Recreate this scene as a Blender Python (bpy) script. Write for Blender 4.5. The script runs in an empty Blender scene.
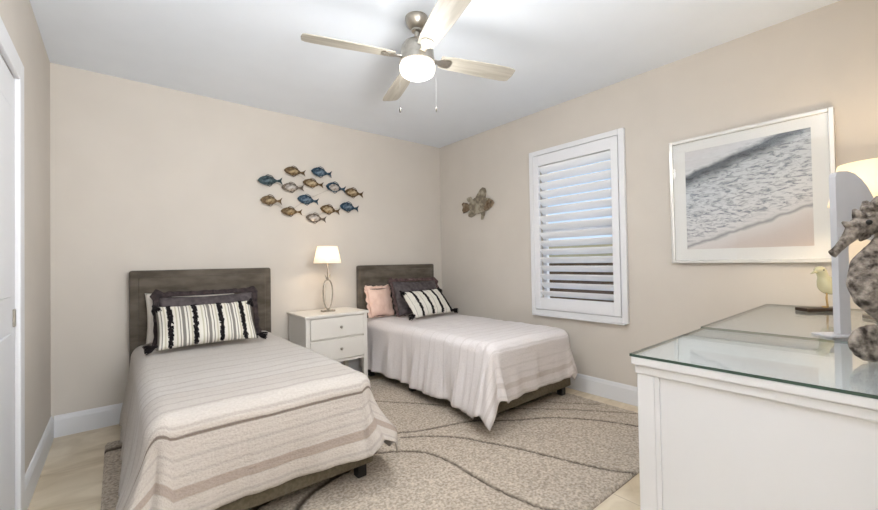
import bpy, bmesh, math, random
from mathutils import Vector, Matrix, noise
C = bpy.context.scene
COL = C.collection
PI = math.pi
R = math.radians

# ---------------------------------------------------------------- camera
CAM = Vector((-3.0409, -3.6493, 1.1235))
yaw, pit, rol = R(39.4433), R(0.8745), R(-1.0123)
F = Vector((math.sin(yaw)*math.cos(pit), math.cos(yaw)*math.cos(pit), math.sin(pit)))
Rt = Vector((math.cos(yaw), -math.sin(yaw), 0)); Up = Rt.cross(F)
R2 = Rt*math.cos(rol) + Up*math.sin(rol); U2 = -Rt*math.sin(rol) + Up*math.cos(rol)
cd = bpy.data.cameras.new('camera'); cam = bpy.data.objects.new('camera', cd); COL.objects.link(cam)
cd.sensor_width = 36; cd.lens = 391.234/878*36; cd.clip_start = .02
m = Matrix((R2, U2, -F)).transposed().to_4x4(); m.translation = CAM
cam.matrix_world = m
C.camera = cam

# ---------------------------------------------------------------- light
C.view_settings.view_transform = 'Standard'; C.view_settings.look = 'None'
C.view_settings.gamma = 1; C.view_settings.exposure = 0.0
C.view_settings.use_curve_mapping = False
w = bpy.data.worlds.new('sky'); C.world = w; w.use_nodes = True
wn = w.node_tree.nodes; wl = w.node_tree.links
bg = wn['Background']; bg.inputs['Strength'].default_value = 1.5
tc = wn.new('ShaderNodeTexCoord'); sep = wn.new('ShaderNodeSeparateXYZ'); rp = wn.new('ShaderNodeValToRGB')
rp.color_ramp.elements[0].position = .0; rp.color_ramp.elements[0].color = (.50, .62, .78, 1)
rp.color_ramp.elements[1].position = .6; rp.color_ramp.elements[1].color = (.22, .40, .72, 1)
wl.new(tc.outputs['Generated'], sep.inputs[0]); wl.new(sep.outputs['Z'], rp.inputs[0]); wl.new(rp.outputs[0], bg.inputs['Color'])

def light(name, kind, loc, energy, color=(1,1,1), size=.1, size_y=None, look=None):
    d = bpy.data.lights.new(name, kind); d.energy = energy; d.color = color
    if kind == 'AREA':
        d.size = size
        if size_y: d.shape = 'RECTANGLE'; d.size_y = size_y
    elif kind == 'SUN': d.angle = size
    else: d.shadow_soft_size = size
    o = bpy.data.objects.new(name, d); COL.objects.link(o); o.location = loc
    if look is not None:
        o.rotation_euler = (Vector(look)-Vector(loc)).to_track_quat('-Z', 'Y').to_euler()
    return o
light('sun', 'SUN', (3, -3, 5), 5, (1, .95, .87), R(3), look=(2.0, -1.0, 0))
# added fill lights in the entry, unseen behind the camera, two aimed upwards
light('ceiling_fill', 'AREA', (-2.5, -4.0, 1.55), 60, (.95, .975, 1), .9, .9, look=(-2.45, -3.1, 2.95))
light('ceiling_fill_low', 'AREA', (-2.6, -4.3, 1.2), 30, (.95, .975, 1), .9, .9, look=(-2.55, -4.0, 2.95))
light('left_wall_fill', 'AREA', (-2.02, -3.95, 1.75), 34, (1, .985, .96), .6, .8, look=(-3.3, -2.6, 2.0))  # added fill to brighten the left wall
FAN_W, LAMP1_W, LAMP2_W = 8, 11, 30

# ---------------------------------------------------------------- helpers
def srgb(r, g, b):
    f = lambda c: (c/255/12.92) if c/255 <= .04045 else ((c/255+.055)/1.055)**2.4
    return (f(r), f(g), f(b), 1)
def link(o, parent=None):
    COL.objects.link(o)
    if parent: o.parent = parent
    return o
def obj(name, bm, mat=None, parent=None, smooth=False, mods=(), sharp=None):
    me = bpy.data.meshes.new(name); bm.normal_update(); bm.to_mesh(me); bm.free()
    for mm in (mat if isinstance(mat, (list, tuple)) else [mat]):
        if mm: me.materials.append(mm)
    if smooth:
        for p in me.polygons: p.use_smooth = True
        if sharp:
            me.set_sharp_from_angle(angle=R(sharp))
    o = bpy.data.objects.new(name, me); link(o, parent)
    for k, kw in mods:
        md = o.modifiers.new(k, k)
        for a, v in kw.items(): setattr(md, a, v)
    return o
def empty(name, loc=(0,0,0), rz=0):
    o = bpy.data.objects.new(name, None); o.empty_display_size = .1
    o.location = loc; o.rotation_euler = (0, 0, rz); return link(o)
def tag(o, label, cat, group=None):
    o['label'] = label; o['category'] = cat
    if group: o['group'] = group
    return o
def struct(name, bm, mat, parent=None, **k):
    o = obj(name, bm, mat, parent, **k)
    if not parent: o['kind'] = 'structure'
    return o
def box(bm, x0, x1, y0, y1, z0, z1, bev=0, seg=2, M=None, mi=0):
    t = bmesh.new()
    v = [t.verts.new(p) for p in ((x0,y0,z0),(x1,y0,z0),(x1,y1,z0),(x0,y1,z0),(x0,y0,z1),(x1,y0,z1),(x1,y1,z1),(x0,y1,z1))]
    for f in ((3,2,1,0),(4,5,6,7),(0,1,5,4),(1,2,6,5),(2,3,7,6),(3,0,4,7)): t.faces.new([v[i] for i in f])
    if bev: bmesh.ops.bevel(t, geom=t.edges[:], offset=bev, segments=seg, affect='EDGES', profile=.5)
    if M is not None: bmesh.ops.transform(t, matrix=M, verts=t.verts)
    merge(bm, t, mi)
def merge(bm, t, mi=None):
    mp = [bm.verts.new(v.co) for v in t.verts]; t.verts.index_update()
    for f in t.faces:
        try: n = bm.faces.new([mp[v.index] for v in f.verts])
        except ValueError: continue
        n.material_index = mi if mi is not None else f.material_index
        n.smooth = f.smooth
    t.free()
def B(*a, **k):
    bm = bmesh.new(); box(bm, *a, **k); return bm
def lathe(bm, prof, n=32, loc=(0,0,0), cap=True, M=None):
    rings = []
    for r, z in prof:
        ring = []
        for i in range(n):
            a = 2*PI*i/n; p = Vector((r*math.cos(a)+loc[0], r*math.sin(a)+loc[1], z+loc[2]))
            if M is not None: p = M @ p
            ring.append(bm.verts.new(p))
        rings.append(ring)
    for a, b in zip(rings, rings[1:]):
        for i in range(n):
            bm.faces.new((a[i], a[(i+1) % n], b[(i+1) % n], b[i]))
    if cap:
        bm.faces.new(rings[0][::-1]); bm.faces.new(rings[-1])
def tube(bm, pts, rad, n=10, closed=False, squash=None):
    pts = [Vector(p) for p in pts]; rings = []
    N = len(pts)
    rad = rad if isinstance(rad, (list, tuple)) else [rad]*N
    prev = None
    for i, p in enumerate(pts):
        if closed: t = pts[(i+1) % N]-pts[i-1]
        else: t = pts[min(i+1, N-1)]-pts[max(i-1, 0)]
        t.normalize()
        if prev is None:
            a = Vector((0,0,1)) if abs(t.z) < .9 else Vector((0,1,0))
            u = t.cross(a).normalized()
        else:
            u = (prev - t*prev.dot(t)).normalized()
        prev = u; v = t.cross(u)
        rings.append([bm.verts.new(p+(u*math.cos(2*PI*k/n)+v*math.sin(2*PI*k/n))*rad[i]) for k in range(n)])
    for i in range(N if closed else N-1):
        a, b = rings[i], rings[(i+1) % N]
        for k in range(n): bm.faces.new((a[k], a[(k+1) % n], b[(k+1) % n], b[k]))
    if not closed:
        bm.faces.new(rings[0][::-1]); bm.faces.new(rings[-1])
def prism(bm, outline, t0, t1, axis='y', puff=0, mi=0):
    """closed 2D outline extruded along an axis (outline in the other two, second is z)"""
    def P(a, b, t):
        return {'y': (a, t, b), 'x': (t, a, b), 'z': (a, b, t)}[axis]
    A = [bm.verts.new(P(a, b, t0)) for a, b in outline]; D = [bm.verts.new(P(a, b, t1)) for a, b in outline]
    n = len(outline)
    fs = [bm.faces.new(A[::-1]), bm.faces.new(D)]
    for i in range(n): fs.append(bm.faces.new((A[i], A[(i+1) % n], D[(i+1) % n], D[i])))
    for f in fs: f.material_index = mi
    bmesh.ops.recalc_face_normals(bm, faces=bm.faces)

# ---------------------------------------------------------------- materials
def mat(name, col, rough=.5, metal=0, spec=.5, **kw):
    m = bpy.data.materials.new(name); m.use_nodes = True
    b = m.node_tree.nodes['Principled BSDF']
    b.inputs['Base Color'].default_value = col if len(col) == 4 else (*col, 1)
    b.inputs['Roughness'].default_value = rough; b.inputs['Metallic'].default_value = metal
    b.inputs['Specular IOR Level'].default_value = spec
    for k, v in kw.items(): b.inputs[k.replace('_', ' ')].default_value = v
    return m
def nodes(m): return m.node_tree.nodes, m.node_tree.links, m.node_tree.nodes['Principled BSDF']
def vary(m, scale, c0, c1, bump=0, bscale=None, detail=4, lo=.35, hi=.65, vec='Object', stretch=(1,1,1), dist=.002):
    n, l, b = nodes(m)
    t = n.new('ShaderNodeTexCoord'); mp = n.new('ShaderNodeMapping'); mp.inputs['Scale'].default_value = stretch
    l.new(t.outputs[vec], mp.inputs[0])
    nz = n.new('ShaderNodeTexNoise'); nz.inputs['Scale'].default_value = scale; nz.inputs['Detail'].default_value = detail
    l.new(mp.outputs[0], nz.inputs['Vector'])
    r = n.new('ShaderNodeValToRGB'); r.color_ramp.elements[0].color = c0; r.color_ramp.elements[1].color = c1
    r.color_ramp.elements[0].position = lo; r.color_ramp.elements[1].position = hi
    l.new(nz.outputs['Fac'], r.inputs[0]); l.new(r.outputs[0], b.inputs['Base Color'])
    if bump:
        n2 = n.new('ShaderNodeTexNoise'); n2.inputs['Scale'].default_value = bscale or scale*4; n2.inputs['Detail'].default_value = 3
        l.new(mp.outputs[0], n2.inputs['Vector'])
        bp = n.new('ShaderNodeBump'); bp.inputs['Strength'].default_value = bump; bp.inputs['Distance'].default_value = dist
        l.new(n2.outputs['Fac'], bp.inputs['Height']); l.new(bp.outputs[0], b.inputs['Normal'])
    return m
M_wall = vary(mat('wall_paint', (0,0,0,1), .75, spec=.25), 3, srgb(208,201,192), srgb(211,204,195), .15, 180)
M_ceil = vary(mat('ceiling_paint', (0,0,0,1), .85, spec=.2), 4, srgb(232,238,246), srgb(234,240,248), .25, 90)
M_white = mat('white_satin_paint', srgb(232,233,237), .38)
M_trim = mat('white_trim_paint', srgb(228,229,232), .42)
M_door = mat('white_door_paint', srgb(226,228,232), .4)
M_nickel = vary(mat('brushed_nickel', (0,0,0,1), .32, 1), 40, srgb(168,162,152), srgb(186,181,172))
M_dark = mat('black_gap', srgb(30,30,30), .8)
M_black = mat('black_plastic_leg', srgb(24,23,22), .5)

# tile floor
M_floor = mat('travertine_tile', (0,0,0,1), .35)
def tile():
    n, l, b = nodes(M_floor)
    t = n.new('ShaderNodeTexCoord')
    nz = n.new('ShaderNodeTexNoise'); nz.inputs['Scale'].default_value = 2.2; nz.inputs['Detail'].default_value = 9; nz.inputs['Distortion'].default_value = 1.2
    mp = n.new('ShaderNodeMapping'); mp.inputs['Scale'].default_value = (1.3, 2.6, 1)
    l.new(t.outputs['Object'], mp.inputs[0]); l.new(mp.outputs[0], nz.inputs['Vector'])
    r = n.new('ShaderNodeValToRGB'); r.color_ramp.elements[0].position = .3; r.color_ramp.elements[1].position = .7
    r.color_ramp.elements[0].color = srgb(196,178,148); r.color_ramp.elements[1].color = srgb(232,219,196)
    l.new(nz.outputs['Fac'], r.inputs[0])
    br = n.new('ShaderNodeTexBrick'); br.offset = 0; br.inputs['Scale'].default_value = 1; br.inputs['Brick Width'].default_value = .6
    br.inputs['Row Height'].default_value = .6; br.inputs['Mortar Size'].default_value = .003; br.inputs['Mortar Smooth'].default_value = .3
    mp2 = n.new('ShaderNodeMapping'); mp2.inputs['Location'].default_value = (.02, .03, 0)
    l.new(t.outputs['Object'], mp2.inputs[0]); l.new(mp2.outputs[0], br.inputs['Vector'])
    mx = n.new('ShaderNodeMixRGB'); mx.inputs[2].default_value = srgb(190,173,148)
    l.new(br.outputs['Fac'], mx.inputs[0]); l.new(r.outputs[0], mx.inputs[1]); l.new(mx.outputs[0], b.inputs['Base Color'])
tile()

def clearglass(name, tint, ior=1.45, rough=0.0):
    m = bpy.data.materials.new(name); m.use_nodes = True
    n, l = m.node_tree.nodes, m.node_tree.links
    n.remove(n['Principled BSDF'])
    tr = n.new('ShaderNodeBsdfTransparent'); tr.inputs[0].default_value = tint
    gl = n.new('ShaderNodeBsdfGlossy'); gl.inputs['Roughness'].default_value = rough
    lw = n.new('ShaderNodeLayerWeight'); lw.inputs['Blend'].default_value = .5
    pw = n.new('ShaderNodeMath'); pw.operation = 'POWER'; pw.inputs[1].default_value = 5; l.new(lw.outputs['Facing'], pw.inputs[0])
    f0 = ((ior-1)/(ior+1))**2
    fr = n.new('ShaderNodeMath'); fr.operation = 'MULTIPLY_ADD'; fr.inputs[1].default_value = 1-f0; fr.inputs[2].default_value = f0; l.new(pw.outputs[0], fr.inputs[0])
    mx = n.new('ShaderNodeMixShader')
    l.new(fr.outputs[0], mx.inputs[0]); l.new(tr.outputs[0], mx.inputs[1]); l.new(gl.outputs[0], mx.inputs[2])
    l.new(mx.outputs[0], n['Material Output'].inputs[0]); return m
M_topglass = clearglass('tabletop_glass', (.975,.99,.982,1), 1.5)
M_glassedge = mat('green_glass_edge', srgb(52,72,62), .15)
M_pane = clearglass('window_glass', (.985,.99,.988,1))

# ---------------------------------------------------------------- room shell
H, XL = 2.5, -3.3838
Y1 = -3.74            # wall behind the dresser
YH = -5.3             # end of the entry
WY0, WY1, WZ0, WZ1 = -2.205, -1.395, .70, 2.06    # rough window opening
bm = B(XL-.15, .15, YH-.15, .15, -.12, 0); struct('floor', bm, M_floor)
bm = B(XL-.15, .15, YH-.15, .15, H, H+.12); struct('ceiling', bm, M_ceil)
bm = B(XL-.15, .15, 0, .15, 0, H); struct('wall_back', bm, M_wall)
bm = bmesh.new()
box(bm, 0, .15, WY1, 0, 0, H); box(bm, 0, .15, Y1-.12, WY0, 0, H)
box(bm, 0, .15, WY0, WY1, 0, WZ0); box(bm, 0, .15, WY0, WY1, WZ1, H)
struct('wall_right', bm, M_wall)
DY0, DY1, DZ = -2.05, -1.19, 1.945    # closet door opening
bm = bmesh.new()
box(bm, XL-.15, XL, DY1, 0, 0, H); box(bm, XL-.15, XL, YH, DY0, 0, H); box(bm, XL-.15, XL, DY0, DY1, DZ, H)
struct('wall_left', bm, M_wall)
bm = bmesh.new()
box(bm, -2.05, 0, Y1-.12, Y1, 0, H); box(bm, -2.05, -1.93, YH, Y1-.12, 0, H)
struct('wall_near', bm, M_wall)
bm = B(XL-.15, -1.93, YH-.15, YH, 0, H); struct('wall_entry', bm, M_wall)

# baseboards: a profile swept along each wall
BH = .142
def baseboard(name, p0, p1, nx, ny):
    bm = bmesh.new()
    prof = [(0,0),(.016,0),(.016,BH-.03),(.013,BH-.022),(.011,BH-.01),(.006,BH),(0,BH)]
    a = [bm.verts.new((p0[0]+nx*d, p0[1]+ny*d, z)) for d, z in prof]
    b = [bm.verts.new((p1[0]+nx*d, p1[1]+ny*d, z)) for d, z in prof]
    k = len(prof)
    for i in range(k): bm.faces.new((a[i], a[(i+1) % k], b[(i+1) % k], b[i]))
    bm.faces.new(a); bm.faces.new(b[::-1]); bmesh.ops.recalc_face_normals(bm, faces=bm.faces)
    struct(name, bm, M_trim)
baseboard('baseboard_back', (XL+.016, 0), (-.016, 0), 0, -1)
baseboard('baseboard_right', (0, 0), (0, Y1), -1, 0)
baseboard('baseboard_left', (XL, 0), (XL, DY1+.115), 1, 0)
baseboard('baseboard_entry', (XL, DY0-.115), (XL, YH), 1, 0)

# closet door with casing
bm = bmesh.new()
t = .02
box(bm, XL, XL+t, DY1, DY1+.095, 0, DZ+.095, .004)
box(bm, XL, XL+t, DY0-.095, DY0, 0, DZ+.095, .004)
box(bm, XL, XL+t, DY0+.001, DY1-.001, DZ, DZ+.095, .004)
pass
struct('trim_1', bm, M_trim)
door = empty('door_1', (XL+.004, (DY0+DY1)/2, .008)); door['kind'] = 'structure'
bm = bmesh.new(); dw = (DY1-DY0)/2-.007; dz = DZ-.015
box(bm, -.035, .0, -dw, dw, 0, dz, .002)
for z0, z1 in ((.15, .85), (1.0, dz-.15)):
    for a, b2 in ((-dw+.1, -.05), (.05, dw-.1)):
        box(bm, 0, .006, a, b2, z0, z1, .005)
struct('door_panel', bm, M_door, door)
bm = B(0, .008, dw-.055, dw-.030, .87, .945, .003); struct('door_pull', bm, M_nickel, door)
bm = bmesh.new()   # closet interior
box(bm, XL-.75, XL-.70, DY0-.3, DY1+.3, 0, 2.2); box(bm, XL-.70, XL-.1501, DY0-.3, DY0-.25, 0, 2.2); box(bm, XL-.70, XL-.1501, DY1+.25, DY1+.3, 0, 2.2)
box(bm, XL-.75, XL-.1501, DY0-.3, DY1+.3, 2.2, 2.25); box(bm, XL-.75, XL-.1501, DY0-.3, DY1+.3, -.05, 0)
struct('wall_closet', bm, M_wall)

# window with plantation shutter
win = empty('window_1', (0, (WY0+WY1)/2, 0)); win['kind'] = 'structure'
cy = (WY0+WY1)/2
bm = bmesh.new()
fy0, fy1, fz0, fz1 = -2.2476-cy, -1.3509-cy, .6163, 2.127
def rect_frame(bm, x0, x1, y0, y1, z0, z1, wd, bev=.004, wt=None, wb=None):
    wt = wt or wd; wb = wb or wd
    box(bm, x0, x1, y0, y0+wd, z0, z1, bev); box(bm, x0, x1, y1-wd, y1, z0, z1, bev)
    box(bm, x0, x1, y0+wd, y1-wd, z1-wt, z1, bev); box(bm, x0, x1, y0+wd, y1-wd, z0, z0+wb, bev)
rect_frame(bm, -.032, 0, fy0, fy1, fz0, fz1, .045)
box(bm, -.045, 0, fy0+.02, fy1-.01, fz0-.012, fz0, .003)
struct('window_frame', bm, M_trim, win)
bm = bmesh.new(); rect_frame(bm, .10, .14, WY0-cy+.001, WY1-cy-.001, WZ0+.001, WZ1-.001, .04); box(bm, .10, .14, WY0-cy+.04, WY1-cy-.04, 1.36, 1.40)
struct('window_sash', bm, M_trim, win)
bm = B(.118, .122, WY0-cy+.041, WY1-cy-.041, WZ0+.041, WZ1-.041); struct('window_pane', bm, M_pane, win)
sh = (fy0+.05, fy1-.05, fz0+.05, fz1-.05)
shut = empty('window_shutter', (0, cy, 0)); tag(shut, 'white plantation shutter with tilted louvres filling the window on the right wall', 'shutter')
bm = bmesh.new(); rect_frame(bm, -.036, -.006, sh[0], sh[1], sh[2], sh[3], .055, .003, .095, .105)
obj('shutter_frame', bm, M_white, shut)
lz0, lz1 = sh[2]+.105, sh[3]-.095
M_louvre = mat('daylit_louvre_white', srgb(247,249,252), .35)  # whiter than the shutter frame: daylight on the slats put into the paint
NL = 16; pitch = (lz1-lz0)/NL
for i in range(NL):
    bm = bmesh.new(); z = lz0+pitch*(i+.5); prof = []
    hw, th = .041, .0055; k = 14
    for j in range(k):
        a = 2*PI*j/k; prof.append((hw*math.cos(a), th*math.sin(a)))
    ta = R(-42)   # room-side edge higher
    A = []; D = []
    for u, v in prof:
        x = u*math.cos(ta)-v*math.sin(ta); zz = u*math.sin(ta)+v*math.cos(ta)
        A.append(bm.verts.new((x-.004, sh[0]+.057, z+zz))); D.append(bm.verts.new((x-.004, sh[1]-.057, z+zz)))
    for j in range(k): bm.faces.new((A[j], A[(j+1) % k], D[(j+1) % k], D[j]))
    bm.faces.new(A[::-1]); bm.faces.new(D); bmesh.ops.recalc_face_normals(bm, faces=bm.faces)
    obj('louvre', bm, M_louvre, shut, smooth=True, sharp=50)

# outside the window
M_ground = vary(mat('sandy_ground', (0,0,0,1), .9), 1.5, srgb(120,98,66), srgb(160,140,100))
bm = B(.3, 30, -18, 14, -.5, -.3); o = obj('ground_exterior', bm, M_ground); o['kind'] = 'structure'
M_stucco = vary(mat('yellow_stucco', (0,0,0,1), .9), 3, srgb(214,196,150), srgb(222,206,164))
bm = B(5.2, 5.4, -14, 8, -.3, 1.45)
fe = B(4.9, 5.0, -14, 8, -.3, 1.02); struct('fence_exterior', fe, vary(mat('brown_fence_boards', (0,0,0,1), .9), 3, srgb(84,62,42), srgb(110,84,58)))
o = obj('wall_garden', bm, M_stucco); o['kind'] = 'structure'

# ---------------------------------------------------------------- rug
RX0, RX1, RY0, RY1 = -3.105, -.17, -2.71, -.39
def unproj(px, py, z=0):
    d = F + R2*((px-439)/391.234) - U2*((py-255.06)/391.234)
    t = (z-CAM.z)/d.z; p = CAM+d*t; return (p.x, p.y)
LINES = [  # furrow positions (x, y) on the floor, dark woven furrows
    ([(-1.9,-1.93),(-1.78,-1.80),(-1.66,-1.76),(-1.38,-1.81),(-1.08,-1.90),(-.80,-2.02),(-.55,-2.16),(-.30,-2.36),(-.17,-2.48)], .012),
]
def lp(pts, wdt): LINES.append(([unproj(*q, .012) for q in pts], wdt))
LINES = []
lp([(380,438),(401,433),(421,431),(462,423),(478,421),(514,420.6),(551,418),(596,420.6),(640,427)], .016)
lp([(401,438),(428,436.6),(459,438),(490,443.5),(514,448),(551,457),(592,467),(620,472),(650,474)], .015)
lp([(360,456),(394,452),(425,453),(449,461.6),(473,476),(497,489.6),(537,507),(560,512)], .016)
lp([(370,401),(391,402.5),(421,404),(466,407.6),(520,409),(570,410),(637,414)], .012)
lp([(375,452),(357,465),(333,479),(311,494),(297,510),(280,545)], .03)
lp([(365,461),(344,468),(303,481.5),(281,494),(259,507),(200,550)], .022)
lp([(500,398),(530,401),(560,403),(600,405)], .01)
LINES.append(([(-3.105,-.52),(-2.6,-.55),(-2.0,-.7)], .05))
LINES.append(([(-3.105,-1.9),(-2.7,-2.2),(-2.2,-2.5),(-1.9,-2.71)], .016))
def seg_d(px, py, a, b):
    dx, dy = b[0]-a[0], b[1]-a[1]; L = dx*dx+dy*dy
    t = max(0, min(1, ((px-a[0])*dx+(py-a[1])*dy)/L)) if L else 0
    return math.hypot(px-a[0]-t*dx, py-a[1]-t*dy)
def spline(pts, n=6):
    out = []
    for i in range(len(pts)-1):
        p0 = pts[max(i-1,0)]; p1 = pts[i]; p2 = pts[i+1]; p3 = pts[min(i+2,len(pts)-1)]
        for k in range(n):
            t = k/n
            out.append(tuple(.5*((2*p1[c])+(-p0[c]+p2[c])*t+(2*p0[c]-5*p1[c]+4*p2[c]-p3[c])*t*t+(-p0[c]+3*p1[c]-3*p2[c]+p3[c])*t**3) for c in range(len(pts[0]))))
    out.append(tuple(pts[-1])); return out
def make_rug():
    st = .0115
    nx, ny = int((RX1-RX0)/st), int((RY1-RY0)/st)
    fac = [[0.0]*(ny+1) for _ in range(nx+1)]
    for pts, wd in LINES:
        sp = spline(pts, 5)
        for a, b in zip(sp, sp[1:]):
            e = wd*2
            i0 = max(0, int((min(a[0],b[0])-e-RX0)/st)); i1 = min(nx, int((max(a[0],b[0])+e-RX0)/st)+1)
            j0 = max(0, int((min(a[1],b[1])-e-RY0)/st)); j1 = min(ny, int((max(a[1],b[1])+e-RY0)/st)+1)
            for i in range(i0, i1+1):
                for j in range(j0, j1+1):
                    x = RX0+(RX1-RX0)*i/nx; y = RY0+(RY1-RY0)*j/ny
                    d = seg_d(x, y, a, b)+.004*noise.noise((x*30, y*30, 0))
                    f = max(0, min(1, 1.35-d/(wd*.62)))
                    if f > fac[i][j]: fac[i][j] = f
    random.seed(3)
    bm = bmesh.new(); cl = bm.loops.layers.float_color.new('furrow'); V = []
    for i in range(nx+1):
        row = []
        for j in range(ny+1):
            x = RX0+(RX1-RX0)*i/nx; y = RY0+(RY1-RY0)*j/ny
            edge = min(i, nx-i, j, ny-j)
            z = .016+.0035*noise.noise((x*55, y*55, 1))+.002*random.random()-.007*fac[i][j]
            if edge == 0: z = .002
            row.append(bm.verts.new((x+(random.random()-.5)*.004*(edge > 0), y+(random.random()-.5)*.004*(edge > 0), z)))
        V.append(row)
    for i in range(nx):
        for j in range(ny):
            f = bm.faces.new((V[i][j], V[i+1][j], V[i+1][j+1], V[i][j+1])); f.smooth = True
            for lo, (a, b) in zip(f.loops, ((i,j),(i+1,j),(i+1,j+1),(i,j+1))):
                q = fac[a][b]; lo[cl] = (q, q, q, 1)
    edge_ = [bm.verts.new((x, y, .0005)) for x, y in ((RX0,RY0),(RX1,RY0),(RX1,RY1),(RX0,RY1))]
    bm.faces.new(edge_[::-1])
    m = mat('shag_pile', (0,0,0,1), .95, spec=.1)
    n, l, b = nodes(m)
    t = n.new('ShaderNodeTexCoord')
    nz = n.new('ShaderNodeTexNoise'); nz.inputs['Scale'].default_value = 75; nz.inputs['Detail'].default_value = 4; l.new(t.outputs['Object'], nz.inputs['Vector'])
    r = n.new('ShaderNodeValToRGB'); r.color_ramp.elements[0].position = .32; r.color_ramp.elements[1].position = .68
    r.color_ramp.elements[0].color = srgb(160,148,134); r.color_ramp.elements[1].color = srgb(218,206,190)
    l.new(nz.outputs['Fac'], r.inputs[0])
    nb = n.new('ShaderNodeTexNoise'); nb.inputs['Scale'].default_value = 3; l.new(t.outputs['Object'], nb.inputs['Vector'])
    rb = n.new('ShaderNodeValToRGB'); rb.color_ramp.elements[0].color = (.88,.87,.87,1); rb.color_ramp.elements[1].color = (1,1,1,1)
    l.new(nb.outputs['Fac'], rb.inputs[0])
    mu = n.new('ShaderNodeMixRGB'); mu.blend_type = 'MULTIPLY'; mu.inputs[0].default_value = 1; l.new(r.outputs[0], mu.inputs[1]); l.new(rb.outputs[0], mu.inputs[2])
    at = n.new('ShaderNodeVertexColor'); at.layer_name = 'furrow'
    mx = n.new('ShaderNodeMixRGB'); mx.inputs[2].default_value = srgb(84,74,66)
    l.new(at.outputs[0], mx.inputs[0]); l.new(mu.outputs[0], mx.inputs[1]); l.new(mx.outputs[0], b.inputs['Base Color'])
    bp = n.new('ShaderNodeBump'); bp.inputs['Strength'].default_value = .8; bp.inputs['Distance'].default_value = .006
    n3 = n.new('ShaderNodeTexNoise'); n3.inputs['Scale'].default_value = 220; l.new(t.outputs['Object'], n3.inputs['Vector'])
    l.new(n3.outputs['Fac'], bp.inputs['Height']); l.new(bp.outputs[0], b.inputs['Normal'])
    o = obj('area_rug', bm, m)
    tag(o, 'large taupe shag rug with curving dark furrows under both beds', 'rug')
make_rug()

# ---------------------------------------------------------------- beds
M_velvet = vary(mat('taupe_velvet', (0,0,0,1), .8, spec=.2, Sheen_Weight=.25, Sheen_Roughness=.4), 6, srgb(76,69,60), srgb(104,96,86), .2, 300, stretch=(1,1,2.5))
M_base = vary(mat('taupe_upholstery', (0,0,0,1), .85, spec=.2), 60, srgb(92,85,70), srgb(110,102,86), .3, 400)
M_mattress = mat('mattress_ticking', srgb(226,222,216), .8)
def make_bed(name, xc, hb_w, label, frontx=.47, slabel=None):
    t = empty(name, (xc, 0, 0)); tag(t, label, 'bed', 'twin beds')
    hw = hb_w/2
    bm = bmesh.new(); box(bm, -hw, hw, -.105, -.018, .25, 1.092, .018, 3)
    # padded inner panel and piped border
    box(bm, -hw+.05, hw-.05, -.116, -.09, .3, 1.045, .012, 3)
    obj('headboard', bm, M_velvet, t, smooth=True, sharp=40)
    for s in (-1, 1): obj('headboard_strut', B(s*(hw-.08)-.03, s*(hw-.08)+.03, -.08, -.04, 0, .27), M_black, t)
    bm = B(-.465, .465, -1.865, -.12, .10, .30, .012, 3); obj('bed_base', bm, M_base, t, smooth=True, sharp=40)
    bm = B(-.455, .455, -1.855, -.125, .301, .54, .075, 5); obj('mattress', bm, M_mattress, t, smooth=True)
    for x in (-.42, .42):
        for y, zb in ((-1.80, .0218), (-.9, .0218), (-.2, 0)):
            bm = bmesh.new(); box(bm, x-.025, x+.025, y-.025, y+.025, zb, .10, .004); obj('leg', bm, M_black, t)
    return t
bedL = make_bed('twin_bed', -2.4937, .966, 'twin bed with taupe upholstered headboard standing nearer the closet door')
bedR = make_bed('twin_bed', -.6792, .962, 'twin bed with taupe upholstered headboard in the room corner beside the window')

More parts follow.
